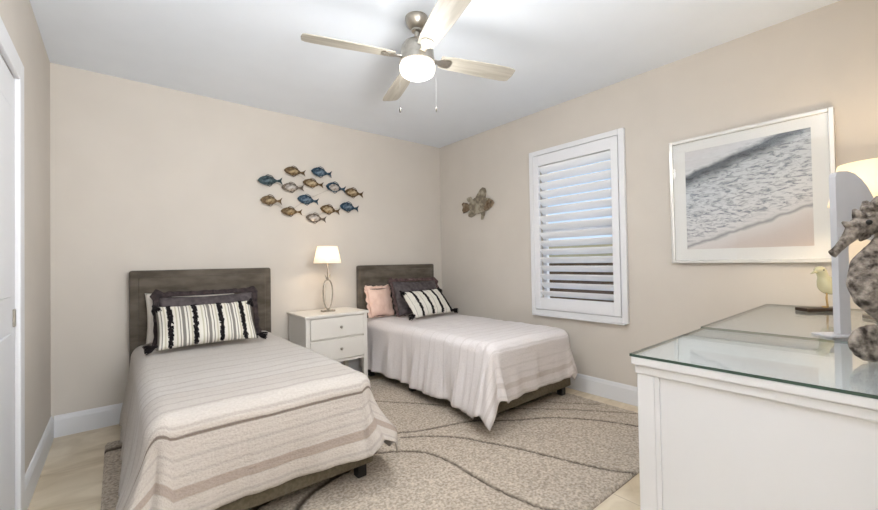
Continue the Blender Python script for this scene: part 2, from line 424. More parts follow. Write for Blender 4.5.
def fabric_spread(name, dens, base, band, lines):
    """woven cotton with stripes across the bed; UV v = metres from the headboard"""
    m = mat(name, base, .9, spec=.15)
    n, l, b = nodes(m)
    uv = n.new('ShaderNodeTexCoord'); sx = n.new('ShaderNodeSeparateXYZ'); l.new(uv.outputs['UV'], sx.inputs[0])
    # stripe profile from a ramp over v/2.4
    mr = n.new('ShaderNodeMath'); mr.operation = 'DIVIDE'; mr.inputs[1].default_value = 2.4; l.new(sx.outputs['Y'], mr.inputs[0])
    nzw = n.new('ShaderNodeTexNoise'); nzw.inputs['Scale'].default_value = 5; l.new(uv.outputs['UV'], nzw.inputs['Vector'])
    col = None
    prev = None
    rgb = n.new('ShaderNodeRGB'); rgb.outputs[0].default_value = base; prev = rgb.outputs[0]
    def stripe(v, wd, c, k, prev):
        s = n.new('ShaderNodeMath'); s.operation = 'SUBTRACT'; s.inputs[1].default_value = v; l.new(sx.outputs['Y'], s.inputs[0])
        a = n.new('ShaderNodeMath'); a.operation = 'ABSOLUTE'; l.new(s.outputs[0], a.inputs[0])
        r = n.new('ShaderNodeMapRange'); r.inputs['From Min'].default_value = wd*.5; r.inputs['From Max'].default_value = wd*.5+.006
        r.inputs['To Min'].default_value = k; r.inputs['To Max'].default_value = 0; l.new(a.outputs[0], r.inputs['Value'])
        mx = n.new('ShaderNodeMixRGB'); mx.inputs[2].default_value = c
        l.new(r.outputs[0], mx.inputs[0]); l.new(prev, mx.inputs[1]); return mx.outputs[0]
    for v, wd, c, k in band+lines: prev = stripe(v, wd, c, k, prev)
    # crochet weave
    wv = n.new('ShaderNodeTexWave'); wv.bands_direction = 'Y'; wv.inputs['Scale'].default_value = 11; wv.inputs['Distortion'].default_value = .6; wv.inputs['Detail'].default_value = 1
    l.new(uv.outputs['UV'], wv.inputs['Vector'])
    nz = n.new('ShaderNodeTexNoise'); nz.inputs['Scale'].default_value = 85; nz.inputs['Detail'].default_value = 3
    mpn = n.new('ShaderNodeMapping'); mpn.inputs['Scale'].default_value = (1, 1.6, 1); l.new(uv.outputs['UV'], mpn.inputs[0]); l.new(mpn.outputs[0], nz.inputs['Vector'])
    rr = n.new('ShaderNodeValToRGB'); rr.color_ramp.elements[0].position = .3; rr.color_ramp.elements[1].position = .62
    rr.color_ramp.elements[0].color = (.80,.78,.76,1); rr.color_ramp.elements[1].color = (1,1,1,1)
    l.new(nz.outputs['Fac'], rr.inputs[0])
    mu = n.new('ShaderNodeMixRGB'); mu.blend_type = 'MULTIPLY'; mu.inputs[0].default_value = dens
    l.new(prev, mu.inputs[1]); l.new(rr.outputs[0], mu.inputs[2]); l.new(mu.outputs[0], b.inputs['Base Color'])
    ad = n.new('ShaderNodeMath'); ad.operation = 'MULTIPLY_ADD'; ad.inputs[1].default_value = .25; l.new(wv.outputs['Fac'], ad.inputs[0]); l.new(nz.outputs['Fac'], ad.inputs[2])
    bp = n.new('ShaderNodeBump'); bp.inputs['Strength'].default_value = .55; bp.inputs['Distance'].default_value = .006
    l.new(ad.outputs[0], bp.inputs['Height']); l.new(bp.outputs[0], b.inputs['Normal'])
    return m
cG, cT, cB = srgb(176,168,162), srgb(158,142,130), srgb(186,175,165)
bandsL = [(1.62, .34, cB, .3), (1.98, .40, cB, .5), (2.00, .035, cT, .75)]
linesL = [(v, w_, cG, min(1, k*1.45)) for v, w_, k in ((.72,.006,.35),(.86,.006,.4),(.98,.01,.35),(1.10,.006,.6),(1.16,.006,.3),(1.27,.008,.55),(1.36,.02,.35),(1.45,.006,.75),(1.53,.006,.4),(1.60,.008,.5),(1.68,.012,.5),(1.765,.006,.5),(1.88,.006,.5),(1.94,.006,.4),(2.07,.006,.6),(2.13,.006,.4),(2.17,.01,.6))]
linesL += [(1.80, .007, srgb(110,98,90), .9)]
bandsR = [(1.98, .40, cB, .25), (2.00, .03, cT, .3)]
linesR = [(v, w_, cG, k*.28) for v, w_, c_, k in linesL[:-1]]
M_sprL = fabric_spread('striped_bedspread_cloth', .55, srgb(199,194,189), bandsL, linesL)
M_sprR = fabric_spread('pale_bedspread_cloth', .45, srgb(226,221,221), bandsR, linesR)

def spread(name, xc, material, label, seed, cl, cr, dl, dr, df, ck, hw=.47, L=1.755, top=.556):
    """cl, cr: flare of the two foot corners; dl, dr, df: drops left, right, foot"""
    y0 = -.122; Rr = .075
    st = .018
    na = int((2*hw+dl+dr)/st); nb = int((L+df)/st)
    bm = bmesh.new(); uvl = bm.loops.layers.uv.new('UVMap'); V = []; UV = []
    for i in range(na+1):
        row = []; uvr = []
        a = -hw-dl+(2*hw+dl+dr)*i/na
        for j in range(nb+1):
            b = (L+df)*j/nb
            ca, cb = max(-hw+Rr, min(hw-Rr, a)), min(L-Rr, b)
            ax, by = abs(a-ca), b-cb
            r = math.hypot(ax, by); sg = 1 if a > 0 else -1
            wr = noise.noise((a*4, b*4, seed))*.006 + noise.noise((a*13, b*22, seed))*(.003 if xc < -2 else .0055) + noise.noise((a*30, b*34, seed))*.0016
            if r < 1e-6:
                p = Vector((ca, -cb, top+wr))
            else:
                dx, dy = sg*ax/r, -by/r
                th = math.atan2(by, ax) if r else 0
                cor = math.sin(2*th) if (ax > 0 and by > 0) else 0
                arc = Rr*PI/2; r *= 1-ck*cor
                if r < arc: out = Rr*math.sin(r/Rr); dn = Rr*(1-math.cos(r/Rr)); ramp = 0
                else: out = Rr; dn = Rr+(r-arc); ramp = (r-arc)
                if ax > 0: s = b if by <= 0 else L+th*.25
                if ax <= 0: s = L+PI/2*.25+(hw-sg*a)
                s *= 1 if sg > 0 else 1.13
                wave = .55*noise.noise((s*5.5, seed, 3))+.5*noise.noise((s*12, r*2, seed+5))+.16*noise.noise((s*26, r*5, seed))
                foot = 1 if (ax <= 0) else (math.sin(th) if by > 0 else 0)
                fl = (cr if sg > 0 else cl)
                q = min(1, ramp/.35)
                ss = lambda t: max(0, min(1, t))**2*(3-2*max(0, min(1, t)))
                cf = (.6*ss((b-L+.55)/.55) if by <= 0 else (.45*ss((abs(a)-hw+.35)/.35) if ax <= 0 else .6*math.cos(th)**2+.45*math.sin(th)**2+.45*cor))
                out += ramp*(.12 if xc < -2 else .05)*(1-.5*foot) + q*(.062 if xc < -2 else .08)*wave*(1-.55*foot) + q*(.5+.5*q)*fl*cf*(1 if xc > -2 else 1.25*math.sin(min(1, ramp/.44)*PI*.72))
                out += q*cor*.03*math.sin(th*9+seed)
                if xc < -2: out = min(out, .205+.02*wave)
                dn -= .10*q*fl*cor
                out = max(out, Rr*math.sin(min(r/Rr, PI/2)))
                z = top-dn+wr*(1 if ramp == 0 else .4)
                if z < .03: out += (.03-z)*.8; z = .03+.004*noise.noise((a*9, b*9, 2))
                p = Vector((ca+dx*out, -cb+dy*out, z))
            row.append(bm.verts.new((p.x, p.y+y0, p.z))); uvr.append((a, b))
        V.append(row); UV.append(uvr)
    for i in range(na):
        for j in range(nb):
            idx = ((i,j),(i,j+1),(i+1,j+1),(i+1,j))
            f = bm.faces.new([V[x][y] for x, y in idx]); f.smooth = True
            for lo, (x, y) in zip(f.loops, idx): lo[uvl].uv = UV[x][y]
    bmesh.ops.translate(bm, verts=bm.verts, vec=(0, 0, 0))
    o = obj(name, bm, material, mods=[('SOLIDIFY', dict(thickness=.006, offset=1))], smooth=True)
    o.location = (xc, 0, 0); tag(o, label, 'bedspread', 'bedspreads')
    return o
spread('bedspread', -2.4937, M_sprL, 'cream bedspread with taupe woven stripes on the bed nearer the closet door', 1.7, .09, .15, .47, .41, .345, .27)
spread('bedspread', -.6792, M_sprR, 'off-white quilted bedspread on the bed in the corner by the window', 8.3, .17, .05, .43, .30, .34, .19)

# ---------------------------------------------------------------- pillows
def pillow_bm(w_, h_, t_, seed=0, ruffle=0, n=30, pinch=.12):
    """cushion lying in xz plane, thickness along y; origin at bottom centre"""
    bm = bmesh.new(); uvl = bm.loops.layers.uv.new('UVMap')
    m_ = int(n*h_/w_)+6; S = {}
    for s in (-1, 1):
        for i in range(n+1):
            for j in range(m_+1):
                u, v = 2*i/n-1, 2*j/m_-1
                if s == 1 and (i in (0, n) or j in (0, m_)): S[s,i,j] = S[-1,i,j]; continue
                pu, pv = 1-pinch*.5*(1-abs(u))*abs(v)**0*0, 1
                x = u*w_/2*(1-pinch*.35*(1-v*v)*abs(u)**3); z = v*h_/2*(1-pinch*(1-u*u)*abs(v)**3*.8)
                e = max(0, (1-u**2))**.55*max(0, (1-v**2))**.55
                y = s*t_/2*e*(1+.16*noise.noise((u*2.2, v*2.2, seed+s)))+.006*noise.noise((u*7, v*5, seed))
                S[s,i,j] = bm.verts.new((x, y, z+h_/2))
    for s in (-1, 1):
        for i in range(n):
            for j in range(m_):
                idx = [(i,j),(i+1,j),(i+1,j+1),(i,j+1)]
                if s == 1: idx = idx[::-1]
                try: f = bm.faces.new([S[s,a,b] for a, b in idx])
                except ValueError: continue
                f.smooth = True
                for lo, (a, b) in zip(f.loops, idx): lo[uvl].uv = (a/n, b/m_)
    return bm
def ruffle_bm(w_, h_, wd, amp, seed, sides='LRTB', y=0):
    bm = bmesh.new(); pts = []
    N = 200
    per = 2*(w_+h_)
    inner, outer = [], []
    for k in range(N):
        s = per*k/N
        if s < w_: x, z, nx, nz = -w_/2+s, 0, 0, -1
        elif s < w_+h_: x, z, nx, nz = w_/2, s-w_, 1, 0
        elif s < 2*w_+h_: x, z, nx, nz = w_/2-(s-w_-h_), h_, 0, 1
        else: x, z, nx, nz = -w_/2, h_-(s-2*w_-h_), -1, 0
        cx_, cz_ = x/(w_/2), (z-h_/2)/(h_/2)
        nx += .5*cx_*abs(cz_)**6; nz += .5*cz_*abs(cx_)**6
        sx_, sz_ = .975, .965
        ix, iz = x*sx_, h_/2+(z-h_/2)*sz_
        ww = wd*(1+.3*noise.noise((s*25, seed, 0)))
        wob = amp*math.sin(s*95+2*noise.noise((s*12, seed, 1)))
        rows = [(ix, y, iz)]
        for q in (.33, .66, 1): rows.append((ix+nx*ww*q, y+wob*q, max(iz+nz*ww*q, .001)))
        pts.append([bm.verts.new(p) for p in rows])
    for k in range(N):
        a, b = pts[k], pts[(k+1) % N]
        for q in range(3):
            f = bm.faces.new((a[q], b[q], b[q+1], a[q+1])); f.smooth = True
    return bm
def tassel_bm(n=60, L=.062, r=.03, seed=0):
    bm = bmesh.new(); random.seed(seed)
    lathe(bm, [(.002,.012),(.009,.006),(.010,-.004),(.006,-.010)], 12)
    for k in range(n):
        a = random.random()*2*PI; q = math.sqrt(random.random())*r
        tube(bm, [(math.cos(a)*.005, math.sin(a)*.005, -.006), (math.cos(a)*q*.8, math.sin(a)*q*.8, -L*.5), (math.cos(a)*q, math.sin(a)*q, -L*(.85+.2*random.random()))], [.0026,.003,.002], 4)
    return bm
M_char = vary(mat('charcoal_linen', (0,0,0,1), .85, spec=.2), 25, srgb(70,64,66), srgb(98,91,92), .4, 200)
M_charR = vary(mat('charcoal_ruffle', (0,0,0,1), .85, spec=.2), 30, srgb(52,46,48), srgb(72,62,62))
M_plum = vary(mat('brown_ruffle', (0,0,0,1), .85, spec=.2), 30, srgb(78,62,62), srgb(110,90,88))
M_peach = vary(mat('peach_cotton', (0,0,0,1), .85, spec=.2), 14, srgb(226,192,176), srgb(238,208,194), .3, 120)
M_cream = vary(mat('cream_pillowcase', (0,0,0,1), .85, spec=.2), 12, srgb(214,208,200), srgb(226,220,212), .3, 120)
M_tuft = vary(mat('black_tufting', (0,0,0,1), .9, spec=.1), 60, srgb(22,20,22), srgb(46,42,44))
def striped(name, n_bands, lo, hi, fine=True):
    m = mat(name, srgb(222,218,208), .9, spec=.1); n, l, b = nodes(m)
    uv = n.new('ShaderNodeTexCoord'); sx = n.new('ShaderNodeSeparateXYZ'); l.new(uv.outputs['UV'], sx.inputs[0])
    mm = n.new('ShaderNodeMapRange'); mm.inputs['From Min'].default_value = lo; mm.inputs['From Max'].default_value = hi
    mm.inputs['To Min'].default_value = .5; mm.inputs['To Max'].default_value = n_bands-.5; mm.clamp = False
    l.new(sx.outputs['X'], mm.inputs['Value'])
    fr = n.new('ShaderNodeMath'); fr.operation = 'FRACT'; l.new(mm.outputs[0], fr.inputs[0])
    r = n.new('ShaderNodeValToRGB'); r.color_ramp.interpolation = 'CONSTANT'
    cw, cg, cy_ = srgb(226,222,212), srgb(136,132,126), srgb(196,190,170)
    stops = [(0,cg),(.06,cw),(.14,cg),(.18,cw),(.26,cy_),(.32,cw),(.68,cw),(.70,cy_),(.76,cw),(.84,cg),(.88,cw),(.94,cg)] if fine else [(0,cw),(.2,cg),(.23,cw),(.77,cg),(.80,cw)]
    e = r.color_ramp.elements; e[0].position = stops[0][0]; e[0].color = stops[0][1]; e[1].position = stops[1][0]; e[1].color = stops[1][1]
    for p, c in stops[2:]: q = e.new(p); q.color = c
    l.new(fr.outputs[0], r.inputs[0])
    nz = n.new('ShaderNodeTexNoise'); nz.inputs['Scale'].default_value = 90; l.new(uv.outputs['UV'], nz.inputs['Vector'])
    bp = n.new('ShaderNodeBump'); bp.inputs['Strength'].default_value = .4; bp.inputs['Distance'].default_value = .003
    l.new(nz.outputs['Fac'], bp.inputs['Height']); l.new(bp.outputs[0], b.inputs['Normal'])
    l.new(r.outputs[0], b.inputs['Base Color']); return m
M_strip = striped('striped_weave', 4, .13, .87)
M_strip2 = striped('striped_weave_pale', 4, .13, .87, False)
def band_bm(w_, h_, t_, u0, wu, seed, pinch=.12):
    """shaggy black strip hugging the pillow front at u0"""
    bm = bmesh.new(); random.seed(seed)
    for k in range(46):
        v = -0.96+1.92*k/45
        for _ in range(3):
            u = u0+(random.random()-.5)*wu
            x = u*w_/2*(1-pinch*.35*(1-v*v)*abs(u)**3); z = v*h_/2*(1-pinch*(1-u*u)*abs(v)**3*.8)+h_/2
            e = max(0, (1-u**2))**.55*max(0, (1-v**2))**.55
            y = -t_/2*e*(1+.16*noise.noise((u*2.2, v*2.2, seed_cur-1)))
            dx = (random.random()-.5)*.014
            tube(bm, [(x-.004, y+.002, z), (x+dx*.5, y-.007, z-.002), (x+dx, y-.006, z-.016)], [.005,.005,.003], 5)
    return bm
seed_cur = 0
def lumbar(label, w_, h_, t_, bands, material, seed, M, grp='striped lumbar pillows'):
    global seed_cur
    seed_cur = seed
    t = empty('lumbar_pillow'); t.matrix_world = M; tag(t, label, 'pillow', grp)
    obj('pillow_body', pillow_bm(w_, h_, t_, seed), material, t, smooth=True)
    for k, (u0, wu) in enumerate(bands): obj('tufted_band', band_bm(w_, h_, t_, u0, wu, k+seed), M_tuft, t, smooth=True)
    for k, (sx, sz, rot) in enumerate(((-1, 0, 50), (1, 0, -60), (-1, 1, 20), (1, 1, -20))):
        o = obj('tassel', tassel_bm(seed=k), M_tuft, t, smooth=True)
        o.location = (sx*w_/2*1.0, -.004, h_*sz*.97+.012); o.rotation_euler = (0, R(rot*-1), 0)
        if sz == 0: o.location.z = .03; o.rotation_euler = (R(8), R(-rot*-1 if False else (75 if sx < 0 else -75)), 0)
    return t
def place(x, y, z, lean, rz=0, roll=0):
    return Matrix.Translation((x, y, z)) @ Matrix.Rotation(R(rz), 4, 'Z') @ Matrix.Rotation(R(-lean), 4, 'X') @ Matrix.Rotation(R(roll), 4, 'Y')
def pillow(name, label, w_, h_, t_, mm, seed, M, ruff=None, grp=None):
    t = empty(name); t.matrix_world = M; tag(t, label, 'pillow', grp)
    obj('pillow_body', pillow_bm(w_, h_, t_, seed), mm, t, smooth=True)
    if ruff: obj('ruffled_edge', ruffle_bm(w_, h_, ruff[1], ruff[2], seed), ruff[0], t, smooth=True, mods=[('SOLIDIFY', dict(thickness=.003))])
    return t
ZB = .564
# left bed (headboard face at y = -.116)
pillow('bed_pillow', 'plain cream pillow behind the charcoal one on the bed nearer the closet door', .58, .36, .10, M_cream, 3, place(-2.60, -.225, ZB+.012, 10, 1, 0))
pillow('sham_pillow', 'charcoal ruffled pillow behind the striped one nearer the closet door', .62, .345, .11, M_char, 5, place(-2.515, -.375, ZB+.014, 18, -1, 0), (M_charR, .035, .010), 'charcoal pillows')
lumbar('long cream lumbar pillow with four black tufted bands on the bed nearer the closet', .60, .33, .14, ((-.74,.07),(-.27,.07),(.24,.07),(.72,.07)), M_strip, 7, place(-2.555, -.625, ZB+.026, 38, 0, 0))
# right bed
pillow('sham_pillow', 'peach ruffled pillow propped beside the charcoal pillow near the nightstand', .27, .29, .09, M_peach, 9, place(-.995, -.245, ZB+.014, 15, 8, 2), (M_peach, .028, .009))
pillow('sham_pillow', 'charcoal pillow with brown ruffle behind the striped one by the window corner', .57, .37, .11, M_char, 12, place(-.60, -.385, ZB+.014, 22, 0, 1), (M_plum, .03, .010), 'charcoal pillows')
lumbar('cream lumbar pillow with black bands slanting on the bed by the window', .54, .32, .12, ((-.62,.055),(-.14,.055),(.36,.055),(.86,.055)), M_strip2, 14, place(-.615, -.635, ZB+.026, 42, 7, 0))

# ---------------------------------------------------------------- nightstand
M_stand_paint = mat('warm_white_paint', srgb(222,218,211), .4)
ns = empty('nightstand', (-1.565, -.03, 0)); tag(ns, 'white two-drawer nightstand with small round knobs between the two beds', 'nightstand')
NW, ND, NT = .295, .45, .685
bm = B(-NW, NW, -ND, 0, NT-.022, NT, .004); obj('nightstand_top', bm, M_stand_paint, ns)
bm = bmesh.new()
box(bm, -NW+.015, NW-.015, -ND+.03, -.01, .27, NT-.022, .002)
box(bm, -NW+.012, NW-.012, -ND+.022, -.008, .262, .285, .002)
obj('cabinet_body', bm, M_stand_paint, ns)
for z0 in (.292, .48):
    bm = B(-NW+.05, NW-.05, -ND+.012, -ND+.031, z0, z0+.172, .004); d = obj('drawer', bm, M_stand_paint, ns)
    bm = bmesh.new(); lathe(bm, [(.005,0),(.005,.012),(.012,.018),(.013,.024),(.008,.029),(.001,.030)], 20, M=Matrix.Translation((.02, -ND+.012, z0+.088))@Matrix.Rotation(R(90),4,'X'))
    obj('knob', bm, M_nickel, d, smooth=True)
for sx in (-1, 1):
    for y in (-ND+.035, -.03):
        bm = bmesh.new()
        x = sx*(NW-.030); box(bm, x-.018, x+.018, y-.018, y+.018, .0218 if y < -.3 else 0, NT-.022, .002)
        obj('leg', bm, M_stand_paint, ns)

# ---------------------------------------------------------------- lamps
def shade_mat(name, col, em, st):
    m = bpy.data.materials.new(name); m.use_nodes = True
    n, l = m.node_tree.nodes, m.node_tree.links; n.remove(n['Principled BSDF'])
    d = n.new('ShaderNodeBsdfDiffuse'); d.inputs[0].default_value = col
    t = n.new('ShaderNodeBsdfTranslucent'); t.inputs[0].default_value = col
    mx = n.new('ShaderNodeMixShader'); mx.inputs[0].default_value = .55
    e = n.new('ShaderNodeEmission'); e.inputs[0].default_value = em; e.inputs[1].default_value = st
    a = n.new('ShaderNodeAddShader')
    l.new(d.outputs[0], mx.inputs[1]); l.new(t.outputs[0], mx.inputs[2]); l.new(mx.outputs[0], a.inputs[0]); l.new(e.outputs[0], a.inputs[1])
    l.new(a.outputs[0], n['Material Output'].inputs[0]); return m
M_shade = shade_mat('lit_linen_shade', srgb(250,244,232), srgb(255,236,214), .32)
M_shade2 = shade_mat('lit_cream_shade', srgb(250,243,226), srgb(255,236,205), .25)
M_crystal = vary(mat('silvered_glass', (0,0,0,1), .25, .55), 30, srgb(140,130,116), srgb(196,186,172))
lm = empty('table_lamp', (-1.575, -.28, NT)); tag(lm, 'small table lamp with silver fish-shaped base and lit white shade on the nightstand', 'lamp')
bm = bmesh.new(); box(bm, -.058, .058, -.032, .032, .001, .016, .004); obj('lamp_base', bm, M_crystal, lm)
bm = bmesh.new()     # upright fish outline: almond loop, belly plate and forked tail
loop = []
for k in range(40):
    a = 2*PI*k/40; z = .175-.15*math.cos(a)*1.0; x = .044*math.sin(a)*(1-.18*math.cos(a))
    z = .155-.135*math.cos(a); loop.append((x, 0, z))
tube(bm, loop, .0065, 8, closed=True)
tube(bm, [(0,0,.012),(0,0,.03)], .010, 10)
for s in (-1, 1): tube(bm, [(0,0,.283),(s*.012,0,.303),(s*.026,0,.335)], [.006,.007,.003], 8)
tube(bm, [(0,0,.285),(0,0,.37),(0,0,.40),(0,0,.47)], [.005,.005,.006,.006], 8)
obj('fish_stem', bm, M_crystal, lm, smooth=True)
M_inner = mat('pearl_glass_panel', srgb(232,222,208), .2, Transmission_Weight=.3)
bm = bmesh.new(); prism(bm, [(.6*x, z*.82+.028) for x, y, z in loop], -.004, .004); obj('fish_body', bm, M_inner, lm)
bm = bmesh.new(); lathe(bm, [(.122,.437),(.088,.588)], 40, cap=False)
obj('lamp_shade', bm, M_shade, lm, smooth=True, mods=[('SOLIDIFY', dict(thickness=.002))])
bm = bmesh.new(); 
for a in (0, 120, 240): tube(bm, [(0,0,.575),(.089*math.cos(R(a)), .089*math.sin(R(a)), .583)], .0015, 6)
tube(bm, [(0,0,.46),(0,0,.58)], .002, 6); obj('shade_spider', bm, M_nickel, lm)
bm = bmesh.new(); lathe(bm, [(.008,.465),(.012,.485),(.022,.51),(.024,.53),(.016,.552),(.002,.56)], 16)
M_bulb = mat('lit_bulb', (1,1,1,1), .3, Emission_Color=srgb(255,225,180), Emission_Strength=4)
obj('bulb', bm, M_bulb, lm, smooth=True)
light('lamp_light', 'POINT', (-1.575, -.28, NT+.515), LAMP1_W, (1, .79, .58), .03)

M_chain = mat('grey_bead_chain', srgb(150,150,150), .8)
M_darkmetal = mat('dark_bronze_fob', srgb(70,66,60), .4, .6)
# ---------------------------------------------------------------- ceiling fan
FX, FY = -1.727, -1.89
fan = empty('ceiling_fan', (FX, FY, H))
UPZ = .018; tag(fan, 'brushed nickel ceiling fan with four pale blades and a lit drum light', 'ceiling fan')
bm = bmesh.new(); lathe(bm, [(.064,0),(.064,-.010),(.060,-.028),(.048,-.05),(.034,-.064),(.018,-.07)], 40); obj('canopy', bm, M_nickel, fan, smooth=True, sharp=60)
bm = bmesh.new(); lathe(bm, [(.030,-.068),(.030,-.078),(.015,-.085),(.0125,-.13),(.0125,-.135)], 24); obj('downrod', bm, M_nickel, fan, smooth=True, sharp=40)
bm = bmesh.new(); lathe(bm, [(.02,-.125),(.040,-.13),(.070,-.145),(.088,-.17),(.094,-.195),(.094,-.225),(.098,-.235),(.100,-.262)], 48); obj('motor_housing', bm, M_nickel, fan, smooth=True, sharp=50)
M_blade = vary(mat('bleached_wood_blade', (0,0,0,1), .4), 3, srgb(166,160,148), srgb(190,185,174), stretch=(1,14,1))
M_lightglass = mat('opal_drum_glass', (1,1,1,1), .3, Emission_Color=srgb(255,246,232), Emission_Strength=2.2)
bm = bmesh.new(); lathe(bm, [(.093,-.2625),(.100,-.275),(.099,-.300),(.092,-.318),(.07,-.332),(.03,-.340),(.002,-.341)], 48); obj('drum_light', bm, M_lightglass, fan, smooth=True)
def blade_outline():
    pts = [(.135,-.045),(.20,-.055),(.40,-.062),(.56,-.062),(.60,-.056),(.618,-.044),(.622,.005),(.616,.050),(.60,.060),(.56,.064),(.40,.062),(.20,.052),(.135,.042)]
    return pts
for k in range(4):
    a = R(72+90*k)
    bl = bpy.data.meshes.new('blade'); bm = bmesh.new()
    prism(bm, blade_outline(), -.003, .003, 'z'); bmesh.ops.bevel(bm, geom=[e for e in bm.edges], offset=.0015, segments=1, affect='EDGES')
    o = obj('blade', bm, M_blade, fan); o.location = (0, 0, -.228); o.rotation_euler = (R(-12), 0, a)
    o.rotation_mode = 'XYZ'
    bm = bmesh.new()
    prism(bm, [(.088,-.02),(.12,-.014),(.15,-.03),(.19,-.034),(.205,-.018),(.205,.018),(.19,.034),(.15,.03),(.12,.014),(.088,.02)], -.0085, -.0035, 'z')
    for sx, sy in ((.165,-.02),(.165,.02),(.19,0)): lathe(bm, [(.005,-.011),(.005,-.008)], 10, loc=(sx, sy, 0))
    obj('blade_bracket', bm, M_nickel, o)
for dx, dy, z in ((-.085,.055,.51), (.088,-.055,.50)):
    L = z
    bm = bmesh.new(); tube(bm, [(0,0,0),(0,0,-(L-.26))], .0003, 5)
    ch = obj('pull_chain', bm, M_chain, fan); ch.location = (dx*1.02, dy*1.02, -.262)
    ch.location = (dx, dy, -.262)
    bm = bmesh.new(); lathe(bm, [(.001,0),(.0045,-.004),(.005,-.02),(.003,-.028),(.001,-.03)], 10); f = obj('chain_fob', bm, M_darkmetal, ch, smooth=True); f.location = (0,0,-(L-.26))
light('fan_light', 'POINT', (FX, FY, H-.46), FAN_W, (1, .985, .96), .11)
light('fan_downlight', 'AREA', (FX, FY, H-.346), 7, (1, .985, .96), .15, look=(FX, FY, 0))

# ---------------------------------------------------------------- fish school on the back wall
def px_back(px, py, y=-.03):
    d = F + R2*((px-439)/391.234) - U2*((py-255.06)/391.234); t = (y-CAM.y)/d.y; return CAM+d*t
school = empty('fish_wall_sculpture', (-1.58, 0, 1.835)); tag(school, 'metal wall sculpture of thirteen small blue, bronze and silver fish above the lamp', 'wall sculpture')
def fishmat(name, c0, c1, rim):
    m = vary(mat(name, c0, .4, .5), 45, c0, c1, .4, 120, lo=.4, hi=.6); return m
FM = {'blue': (fishmat('blue_enamel', srgb(40,62,82), srgb(112,130,144), 0), fishmat('dark_blue_enamel', srgb(30,48,62), srgb(50,76,94), 0)),
      'teal': (fishmat('teal_enamel', srgb(36,54,62), srgb(92,108,112), 0), fishmat('dark_teal_enamel', srgb(32,46,50), srgb(48,66,70), 0)),
      'gold': (fishmat('bronze_enamel', srgb(96,76,48), srgb(166,148,116), 0), fishmat('dark_bronze', srgb(76,58,38), srgb(104,84,56), 0)),
      'silver': (fishmat('silver_enamel', srgb(140,132,124), srgb(196,190,184), 0), fishmat('grey_bronze', srgb(82,74,66), srgb(116,104,92), 0))}
FM['silverblue'] = (FM['silver'][0], FM['blue'][1]); FM['bronze'] = (fishmat('pale_bronze_enamel', srgb(128,108,76), srgb(184,168,140), 0), FM['gold'][1])
fishes = [(120,175,150,72,'teal',-4,'teal fish'),(290,112,128,66,'gold',2,'bronze fish'),(472,118,124,68,'blue',3,'blue fish'),(275,222,136,66,'silver',-3,'silver fish with dark rim'),
 (415,193,124,62,'bronze',3,'pale bronze fish'),(570,222,118,72,'silverblue',5,'silver fish with blue rim'),(695,258,110,66,'bronze',4,'pale bronze fish'),(130,310,130,72,'gold',0,'bronze fish'),
 (380,305,128,70,'blue',5,'blue fish'),(268,385,128,62,'gold',0,'bronze fish'),(530,372,118,66,'bronze',6,'pale bronze fish'),(662,355,112,68,'blue',5,'blue fish'),(435,430,122,66,'silver',4,'silver fish with dark rim')]
def fish_outline(L, Hh):
    # x negative = head (left); body + tail
    up = [(-.5,0),(-.46,.12),(-.36,.30),(-.2,.44),(0,.5),(.18,.42),(.34,.24),(.46,.09)]
    pts = [(x*L, z*Hh) for x, z in up]+[(.60*L,.16*Hh),(.76*L,.40*Hh),(.68*L,.02*Hh),(.74*L,-.36*Hh),(.60*L,-.14*Hh)]
    pts += [(x*L, -z*Hh*.9) for x, z in reversed(up[1:])]
    return pts
for (zx, zy, zw, zh, c, tilt, lab) in fishes:
    px, py = 250+zx/6.8, 155+zy/6.8
    p = px_back(px, py); q = px_back(px+zw/6.8/2, py); q0 = px_back(px-zw/6.8/2, py)
    L = (q.x-q0.x)*.92; Hh = abs(px_back(px, py-zh/6.8/2).z-px_back(px, py+zh/6.8/2).z)*.95
    holder_y = -.032
    bm = bmesh.new(); out = fish_outline(L, Hh)
    # rim plate
    prism(bm, out, -.003, .001, 'y', mi=1)
    # domed body
    n1, n2 = 24, 6; rings = []
    for r in range(n2+1):
        f = 1-r/n2; ring = []
        for k in range(n1):
            a = 2*PI*k/n1
            ring.append((.02*L+.31*L*f*math.cos(a), .34*Hh*f*math.sin(a), -.003-.011*(1-f*f)))
        rings.append(ring)
    V = [[bm.verts.new((x, y, z)) for x, z, y in ring] for ring in rings[:-1]]
    ctr = bm.verts.new((-.02*L, -.014, 0))
    for r in range(n2-1):
        for k in range(n1):
            f = bm.faces.new((V[r][k], V[r][(k+1)%n1], V[r+1][(k+1)%n1], V[r+1][k])); f.smooth = True
    for k in range(n1): f = bm.faces.new((V[-1][k], V[-1][(k+1)%n1], ctr)); f.smooth = True
    # dorsal spines and gill line in the rim colour
    t2 = bmesh.new()
    tube(t2, [(-.27*L, -.012, .22*Hh), (-.22*L, -.015, 0), (-.27*L, -.012, -.2*Hh)], .0022, 6)
    lathe(t2, [(.0045,0),(.0045,.004),(.001,.005)], 10, M=Matrix.Translation((-.36*L,-.009,.05*Hh))@Matrix.Rotation(R(90),4,'X'))
    tube(t2, [(-.1*L,-.002,.46*Hh),(.02*L,-.003,.60*Hh),(.2*L,-.003,.50*Hh),(.3*L,-.002,.3*Hh)], .003, 6)
    tube(t2, [(-.05*L,-.002,-.44*Hh),(.08*L,-.003,-.56*Hh),(.2*L,-.002,-.38*Hh)], .003, 6)
    merge(bm, t2, 1)
    o = obj('fish', bm, list(FM[c]), school); bpy.context.view_layer.update()
    o.location = Vector((p.x, holder_y, p.z))-school.location; o.rotation_euler = (0, R(tilt), 0); o['label'] = lab
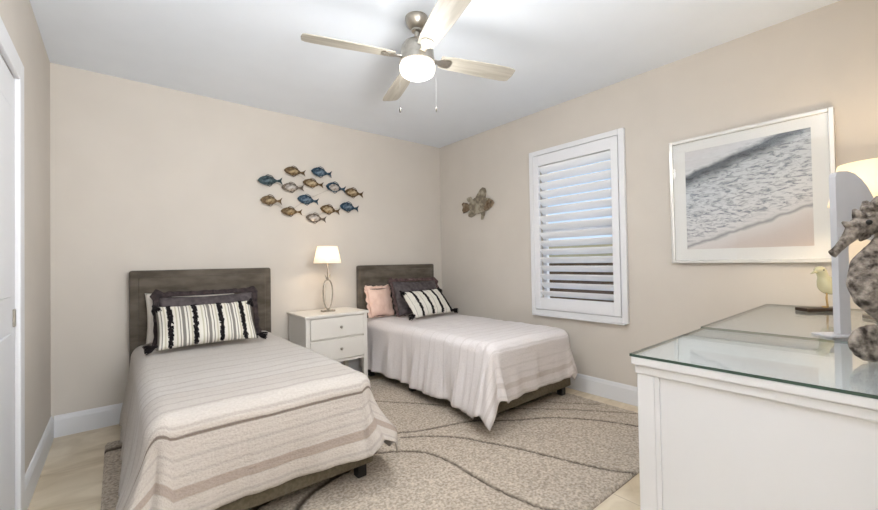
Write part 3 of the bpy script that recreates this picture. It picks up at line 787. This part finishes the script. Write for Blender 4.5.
# rods behind that tie the fish together and touch the wall
def rod(pts):
    bm = bmesh.new(); tube(bm, [Vector((a.x, -.026, a.z))-Vector(school.location) for a in pts], .002, 6)
    for a in (pts[0], pts[-1]):
        tube(bm, [Vector((a.x, -.027, a.z))-Vector(school.location), Vector((a.x, 0, a.z))-Vector(school.location)], .003, 6)
    obj('mounting_rod', bm, M_nickel, school)
fp = [px_back(250+f[0]/6.8, 155+f[1]/6.8) for f in fishes]
rod([fp[0], fp[3], fp[4], fp[5], fp[6]]); rod([fp[1], fp[4], fp[2]]); rod([fp[7], fp[9], fp[8], fp[5]]); rod([fp[9], fp[12], fp[10], fp[11]])

# single fish on the right wall
def px_right(px, py, x=-.02):
    d = F + R2*((px-439)/391.234) - U2*((py-255.06)/391.234); t = (x-CAM.x)/d.x; return CAM+d*t
M_driftfish = vary(mat('weathered_fish_metal', (0,0,0,1), .6, .3), 18, srgb(128,118,102), srgb(178,170,152), .5, 60, lo=.42, hi=.6)
M_driftdark = vary(mat('brown_fish_metal', (0,0,0,1), .6, .3), 30, srgb(96,76,56), srgb(150,134,112))
def wf(pts):  # crop pixels -> (y, z) on the wall
    r = []
    for a, b in pts:
        p = px_right(450+a/11.33, 180+b/11.33); r.append((p.y, p.z))
    return r
ang = empty('angelfish_wall_ornament', (0, px_right(478,204).y, px_right(478,204).z)); tag(ang, 'weathered grey-brown metal fish with raised fins hung between corner and window', 'wall ornament')
def plate(name, pts, x0, x1, mm):
    bm = bmesh.new(); o_ = wf(pts); prism(bm, [(y-ang.location.y, z-ang.location.z) for y, z in o_], x0, x1, 'x'); bmesh.ops.bevel(bm, geom=bm.edges[:], offset=.002, segments=1, affect='EDGES')
    return obj(name, bm, mm, ang)
plate('fish_body', [(500,255),(480,225),(440,205),(400,200),(340,195),(280,205),(240,235),(220,270),(215,310),(225,345),(260,375),(320,385),(380,365),(430,340),(475,300)], -.026, -.012, M_driftfish)
plate('fish_head', [(502,255),(482,228),(445,215),(420,240),(405,280),(385,320),(400,350),(435,338),(478,298)], -.032, -.024, M_driftdark)
plate('dorsal_fin', [(280,210),(300,170),(335,110),(365,82),(395,90),(408,125),(400,205)], -.020, -.012, M_driftfish)
plate('rear_dorsal_fin', [(255,225),(235,190),(205,195),(185,215),(200,245),(230,262)], -.020, -.012, M_driftfish)
plate('tail_fin', [(225,290),(190,262),(150,255),(130,275),(145,312),(135,345),(150,378),(185,365),(225,335)], -.020, -.012, M_driftdark)
plate('belly_fin', [(235,345),(205,380),(205,415),(240,425),(275,405),(300,375)], -.020, -.012, M_driftfish)
plate('pelvic_fin', [(350,370),(350,410),(348,450),(370,450),(388,405),(398,360)], -.020, -.012, M_driftfish)
bm = bmesh.new(); p = px_right(452+470/11.33-2, 180+250/11.33)
lathe(bm, [(.008,-.006),(.008,0),(.002,.004)], 12, M=Matrix.Translation((-.032, p.y-ang.location.y, p.z-ang.location.z))@Matrix.Rotation(R(-90),4,'Y')); obj('eye', bm, M_black, ang)
bm = bmesh.new(); box(bm, -.013, -.0005, -.02, .02, -.02, .02); obj('wall_hanger', bm, M_nickel, ang)

# ---------------------------------------------------------------- framed beach picture
PY0, PY1, PZ0, PZ1 = -3.3876, -2.5641, 1.0774, 1.926
pic = empty('framed_picture', (0, (PY0+PY1)/2, (PZ0+PZ1)/2)); tag(pic, 'wide white-framed beach picture with white mat above the dresser', 'picture')
hw, hh = (PY1-PY0)/2, (PZ1-PZ0)/2
M_frame = mat('silver_white_frame', srgb(218,216,212), .25, .25)
bm = bmesh.new()
rect_frame(bm, -.034, -.001, -hw, hw, -hh, hh, .022, .003)
obj('picture_frame', bm, M_frame, pic)
bm = B(-.016, -.010, -hw+.021, hw-.021, -hh+.021, hh-.021); obj('mat_board', bm, mat('white_mat_board', srgb(234,232,230), .8), pic)
M_sea = mat('beach_print', (1,1,1,1), .6)
def sea():
    n, l, b = nodes(M_sea)
    t = n.new('ShaderNodeTexCoord'); mp = n.new('ShaderNodeMapping')
    l.new(t.outputs['UV'], mp.inputs[0])
    sx = n.new('ShaderNodeSeparateXYZ'); l.new(mp.outputs[0], sx.inputs[0])
    # s = v - 0.30*u : diagonal shoreline coordinate, with wobble
    mu = n.new('ShaderNodeMath'); mu.operation = 'MULTIPLY_ADD'; mu.inputs[1].default_value = -.33; l.new(sx.outputs['X'], mu.inputs[0]); l.new(sx.outputs['Y'], mu.inputs[2])
    nz = n.new('ShaderNodeTexNoise'); nz.inputs['Scale'].default_value = 5; nz.inputs['Detail'].default_value = 5; l.new(t.outputs['UV'], nz.inputs['Vector'])
    wob = n.new('ShaderNodeMath'); wob.operation = 'MULTIPLY_ADD'; wob.inputs[1].default_value = .10; l.new(nz.outputs['Fac'], wob.inputs[0]); l.new(mu.outputs[0], wob.inputs[2])
    r = n.new('ShaderNodeValToRGB'); e = r.color_ramp.elements
    st = [(.0,(206,190,182)),(.16,(212,200,196)),(.24,(222,216,214)),(.262,(150,148,152)),(.28,(220,216,216)),(.36,(222,220,221)),(.55,(214,215,218)),(.70,(204,207,212)),(.765,(96,102,110)),(.80,(88,94,104)),(.83,(214,214,217)),(1,(212,208,210))]
    e[0].position = st[0][0]; e[0].color = srgb(*st[0][1]); e[1].position = st[1][0]; e[1].color = srgb(*st[1][1])
    for p_, c in st[2:]: q = e.new(p_); q.color = srgb(*c)
    # scale s from [-.33,1.1] to 0..1
    mr = n.new('ShaderNodeMapRange'); mr.inputs['From Min'].default_value = -.28; mr.inputs['From Max'].default_value = 1.05; l.new(wob.outputs[0], mr.inputs['Value'])
    l.new(mr.outputs[0], r.inputs[0])
    # foam streaks
    mp2 = n.new('ShaderNodeMapping'); mp2.inputs['Rotation'].default_value = (0,0,R(-22)); mp2.inputs['Scale'].default_value = (8, 26, 1); l.new(t.outputs['UV'], mp2.inputs[0])
    n2 = n.new('ShaderNodeTexNoise'); n2.inputs['Scale'].default_value = 1.6; n2.inputs['Detail'].default_value = 8; n2.inputs['Roughness'].default_value = .7; n2.inputs['Distortion'].default_value = .8; l.new(mp2.outputs[0], n2.inputs['Vector'])
    r2 = n.new('ShaderNodeValToRGB'); r2.color_ramp.elements[0].position = .47; r2.color_ramp.elements[0].color = (1,1,1,1); r2.color_ramp.elements[1].position = .62; r2.color_ramp.elements[1].color = srgb(132,138,152)
    l.new(n2.outputs['Fac'], r2.inputs[0])
    msk = n.new('ShaderNodeValToRGB'); msk.color_ramp.elements[0].position = .27; msk.color_ramp.elements[0].color = (0,0,0,1); msk.color_ramp.elements[1].position = .33; msk.color_ramp.elements[1].color = (.95,.95,.95,1)
    q = msk.color_ramp.elements.new(.78); q.color = (.9,.9,.9,1); q = msk.color_ramp.elements.new(.86); q.color = (.1,.1,.1,1)
    l.new(mr.outputs[0], msk.inputs[0])
    mm = n.new('ShaderNodeMixRGB'); mm.blend_type = 'MULTIPLY'; l.new(msk.outputs[0], mm.inputs[0]); l.new(r.outputs[0], mm.inputs[1]); l.new(r2.outputs[0], mm.inputs[2])
    l.new(mm.outputs[0], b.inputs['Base Color'])
sea()
bm = bmesh.new(); uvl = bm.loops.layers.uv.new('UVMap')
iy, iz0, iz1 = hw-.095, -hh+.095, hh-.085
vs = [bm.verts.new((-.0175, y, z)) for y, z in ((iy, iz0),(-iy, iz0),(-iy, iz1),(iy, iz1))]
f = bm.faces.new(vs)
for lo, uv in zip(f.loops, ((0,0),(1,0),(1,1),(0,1))): lo[uvl].uv = uv
vb = [bm.verts.new((-.0162, v.co.y, v.co.z)) for v in vs]; bm.faces.new(vb[::-1])
for i in range(4): bm.faces.new((vs[i], vb[i], vb[(i+1)%4], vs[(i+1)%4]))
obj('beach_print', bm, M_sea, pic)
bm = B(-.024, -.022, -hw+.021, hw-.021, -hh+.021, hh-.021); obj('picture_glass', bm, M_pane, pic)

# ---------------------------------------------------------------- dresser
DX0, DYF, DYB, DZT = -1.818, -3.102, -3.70, .822
M_dresser = mat('dresser_paint', srgb(206,207,210), .4)
dr = empty('dresser', (DX0, DYF, 0)); tag(dr, 'long white dresser with glass top against the right wall', 'dresser')
def D(*a, **k): # local coordinates: x from left end, y behind the front (negative)
    return B(*a, **k)
DL, DD = -DX0-.02, DYF-DYB
bm = bmesh.new(); box(bm, -.012, DL, -DD, .012, DZT-.024, DZT, .004); box(bm, -.004, DL, -DD, .004, DZT-.05, DZT-.024, .003); obj('dresser_top', bm, M_dresser, dr)
bm = bmesh.new(); box(bm, .006, DL-.006, -DD+.006, -.008, .09, DZT-.05, .002); obj('dresser_body', bm, M_dresser, dr)
for y0, y1 in ((-.05, 0), (-DD, -DD+.05)):
    for x0 in (0, DL-.05): obj('corner_post', B(x0, x0+.05, y0, y1, 0, DZT-.05, .003), M_dresser, dr)
bm = B(-.0005, .0058, -.064, -.0505, .092, DZT-.0505, .001)
obj('side_panel_moulding', bm, M_dresser, dr)
for c in range(3):
    for r_ in range(3):
        x0 = .06+c*(DL-.12)/3; x1 = x0+(DL-.12)/3-.012; z0 = .12+r_*.213
        bm = B(x0, x1, -.009, .008, z0, z0+.203, .004); d = obj('drawer', bm, M_dresser, dr)
        for kx in ((x0+x1)/2-.12, (x0+x1)/2+.12):
            bm = bmesh.new(); lathe(bm, [(.005,0),(.005,.012),(.012,.018),(.013,.024),(.008,.029),(.001,.030)], 16, M=Matrix.Translation((kx, .008, z0+.1))@Matrix.Rotation(R(-90),4,'X'))
            obj('knob', bm, M_nickel, d, smooth=True)
GT = DZT+.0085
def glass_sheet(name, x0, x1, y0, y1, label):
    bm = bmesh.new()
    box(bm, x0, x1, y0, y1, DZT+.0005, GT)
    for f in bm.faces: f.material_index = 0 if abs(f.normal.z) > .5 else 1
    bm.normal_update()
    for f in bm.faces: f.material_index = 0 if abs(f.normal.z) > .5 else 1
    o = obj(name, bm, [M_topglass, M_glassedge]); tag(o, label, 'glass top')
glass_sheet('glass_top', -1.832, -1.165, DYB, -3.088, 'clear green-edged glass sheet covering the near end of the dresser')
glass_sheet('glass_top', -1.160, -.02, DYB, -3.075, 'clear glass sheet under the bird figure and lamp, far end of dresser')

# ---------------------------------------------------------------- seahorse sculpture
M_sea_h = vary(mat('weathered_stone_resin', (0,0,0,1), .8, spec=.2), 48, srgb(62,55,50), srgb(168,158,148), 1.0, 110, lo=.34, hi=.66, dist=.008)
def seahorse():
    sc = 1/372.5
    ex = Rt.copy()            # profile plane faces the room entry
    org = Vector((-1.465, -3.575, GT))
    fwd = Vector((F.x, F.y, 0)).normalized()
    def P(px, py, off=0): return ex*((px-878)*sc)+Vector((0,0,(363-py)*sc))+fwd*off
    def flat(b, k=.5):
        for v in b.verts:
            d = (v.co).dot(fwd); v.co -= fwd*d*(1-k)
    t = empty('seahorse_sculpture', org); tag(t, 'grey weathered seahorse sculpture with curled tail standing on the near dresser glass', 'sculpture')
    # head, trunk and tail: one tapering tube
    ctl = [(872,220,9),(884,217,13),(895,225,14),(899,240,17),(894,256,22),(887,270,28),(884,284,29),(886,297,25),(891,310,17),(896,322,12.5),(903,334,11.5),(903,348,11),(893,357,10),(878,351.5,11),(862,352,11),(855,342,10.5),(860,332,10),(871,330,9),(879,334,8),(880,342,7),(874,345,5)]
    # tail curls into a spiral
    ctl = ctl[:10]+[(903,334,12.5)]
    cx_, cy__ = 880, 342
    for k in range(26):
        a = R(20)-R(20)*k; rr = 24-.55*k if k < 26 else 6
        rad = 13-.26*k
        rr = 23.0*(1-k/34)
        x = cx_+rr*1.05*math.cos(a); y = cy__-rr*.42*math.sin(a)*0-rr*.55*math.sin(a)
        ctl.append((x, min(y, 363-rad), rad))
    pts = spline([(a, b, c) for a, b, c in ctl], 5)
    path = [P(a, b) for a, b, c in pts]; n = len(pts)
    rad = []
    for i, (a, b, c) in enumerate(pts):
        ridge = 1+.055*max(0, math.cos(i*1.25))
        rad.append(c*sc*ridge)
    bm = bmesh.new(); tube(bm, path, rad, 14)
    flat(bm)
    obj('seahorse_body', bm, M_sea_h, t, smooth=True, mods=[('SUBSURF', dict(levels=1, render_levels=1))])
    bm = bmesh.new()
    hd = spline([(884,219,11),(873,225,12.5),(864,229,10),(857,236,7),(850,243,5),(843,250,4.2),(838.5,254,4.6)], 4)
    tube(bm, [P(a, b) for a, b, c in hd], [c*sc for a, b, c in hd], 12)
    flat(bm, .6); obj('snout', bm, M_sea_h, t, smooth=True)
    for a, b, r0, tx, ty in ((860,227,5,850,222),(868,218,6,862,209),(877,210,7,873,201),(886,206,7,887,196),(895,213,6,903,206),(907,236,6,917,233),(905,256,6,915,256),(872,235,5,867,241)):
        bm = bmesh.new(); tube(bm, [P(a, b), P((a+tx)/2, (b+ty)/2), P(tx, ty)], [r0*sc, r0*.7*sc, r0*.25*sc], 8)
        obj('spine', bm, M_sea_h, t, smooth=True)
    bm = bmesh.new(); tube(bm, [P(906,268),P(916,262),P(926,270),P(922,284),P(910,286)], [.01,.008,.004,.004,.006], 8)
    obj('dorsal_fin', bm, M_sea_h, t, smooth=True)
    for s in (-1, 1):
        bm = bmesh.new(); c = P(869,223,s*7*sc); e_ = bmesh.ops.create_uvsphere(bm, u_segments=12, v_segments=8, radius=.007, matrix=Matrix.Translation(c)); obj('eye', bm, M_black, t, smooth=True)
seahorse()

# ---------------------------------------------------------------- arched white stand behind the seahorse
M_stand = vary(mat('pale_grey_lacquer', (0,0,0,1), .45), 6, srgb(188,188,192), srgb(196,196,200))
def arch_stand():
    sc = 1/289.0
    org = Vector((-1.043, -3.478, GT)); ex = Rt.copy()
    t = empty('arched_stand', org, -yaw); tag(t, 'pale grey upright stand with rounded top between the seahorse and the lit lamp', 'stand')
    f_ = lambda a, b: ((a-842)*sc, (339-b)*sc)
    outer = [f_(837,338), f_(837,176), f_(838,172), f_(841,170.5), f_(850,170.5), f_(857,173), f_(864,179), f_(870,187), f_(875,197), f_(880,212), f_(883,230), f_(884,244)]
    inner = [f_(872,240), f_(862,234), f_(854,234), f_(849,240), f_(848,250), f_(848,338)]
    bm = bmesh.new(); prism(bm, outer+inner, -.012, .012, 'y'); bmesh.ops.translate(bm, verts=bm.verts, vec=(0,0,.004))
    obj('stand_frame', bm, M_stand, t)
    bm = bmesh.new(); box(bm, -.075, .07, -.04, .04, .0005, .008, .003); obj('stand_foot', bm, M_stand, t)
arch_stand()

# ---------------------------------------------------------------- second lamp
l2 = empty('table_lamp', (-.40, -3.56, GT)); tag(l2, 'larger table lamp with lit cream shade at the far end of the dresser', 'lamp')
bm = bmesh.new(); lathe(bm, [(.07,.001),(.07,.014),(.03,.022),(.02,.04)], 32); obj('lamp_base', bm, M_crystal, l2, smooth=True, sharp=40)
bm = bmesh.new(); lathe(bm, [(.018,.035),(.05,.09),(.062,.16),(.05,.25),(.022,.32),(.012,.36),(.012,.50)], 32); obj('lamp_stem', bm, M_crystal, l2, smooth=True)
bm = bmesh.new(); lathe(bm, [(.172,.515),(.136,.70)], 48, cap=False); obj('lamp_shade', bm, M_shade2, l2, smooth=True, mods=[('SOLIDIFY', dict(thickness=.002))])
bm = bmesh.new()
for a in (0, 120, 240): tube(bm, [(0,0,.685),(.137*math.cos(R(a)), .137*math.sin(R(a)), .692)], .0015, 6)
tube(bm, [(0,0,.50),(0,0,.69)], .002, 6); obj('shade_spider', bm, M_nickel, l2)
bm = bmesh.new(); lathe(bm, [(.008,.50),(.012,.53),(.026,.56),(.028,.585),(.018,.61),(.002,.62)], 16); obj('bulb', bm, M_bulb, l2, smooth=True)
light('lamp_light', 'POINT', (-.40, -3.56, GT+.585), LAMP2_W, (1, .80, .56), .035)

# ---------------------------------------------------------------- bird figure
M_birdg = mat('yellow_green_glass', srgb(240,238,206), .1, spec=.6, Transmission_Weight=.6)
def bird():
    sc = 1/193.0
    org = Vector((-.23, -3.338, GT)); ex = Rt.copy()
    t = empty('bird_figurine', org, -yaw); tag(t, 'yellow-green glass bird figurine on a dark flat plinth on the dresser', 'figurine')
    X = lambda a: (a-822)*sc
    Z = lambda b: (311-b)*sc
    bm = bmesh.new(); box(bm, X(801), X(842), -.035, .035, .0008, .018, .003); obj('plinth', bm, mat('dark_wood_plinth', srgb(52,38,28), .4), t)
    bm = bmesh.new()
    body = spline([(817,272,1.5),(819,271,4.2),(822,271,5.2),(824,276,5.0),(826,281,7.5),(829,286,9.5),(833,288,8.0),(838,286,5),(844,283,2.5)], 5)
    pts = [Vector((X(a), 0, Z(b))) for a, b, c in body]; tube(bm, pts, [c*sc*.86 for a, b, c in body], 14)
    obj('bird_body', bm, M_birdg, t, smooth=True)
    bm = bmesh.new(); tube(bm, [(X(818),0,Z(271.5)),(X(815),0,Z(272.5)),(X(811.5),0,Z(274))], [.010,.006,.001], 8); obj('beak', bm, M_birdg, t, smooth=True)
    for a, y in ((825,-.012),(829,.012)):
        bm = bmesh.new(); tube(bm, [(X(a+1),y*.6,Z(291)),(X(a),y,Z(298)),(X(a+1),y,.018)], .0035, 8)
        for s in (-1, 0, 1): tube(bm, [(X(a+1),y,.0205),(X(a-3),y+s*.01,.0205)], .0025, 6)
        obj('leg', bm, mat('amber_glass_leg', srgb(190,160,110), .2), t, smooth=True)
    for s in (-1, 1):
        bm = bmesh.new(); bmesh.ops.create_uvsphere(bm, u_segments=10, v_segments=6, radius=.004, matrix=Matrix.Translation((X(820.5), s*4.9*sc, Z(270)))); obj('eye', bm, M_black, t, smooth=True)
bird()
bpy.context.view_layer.update()
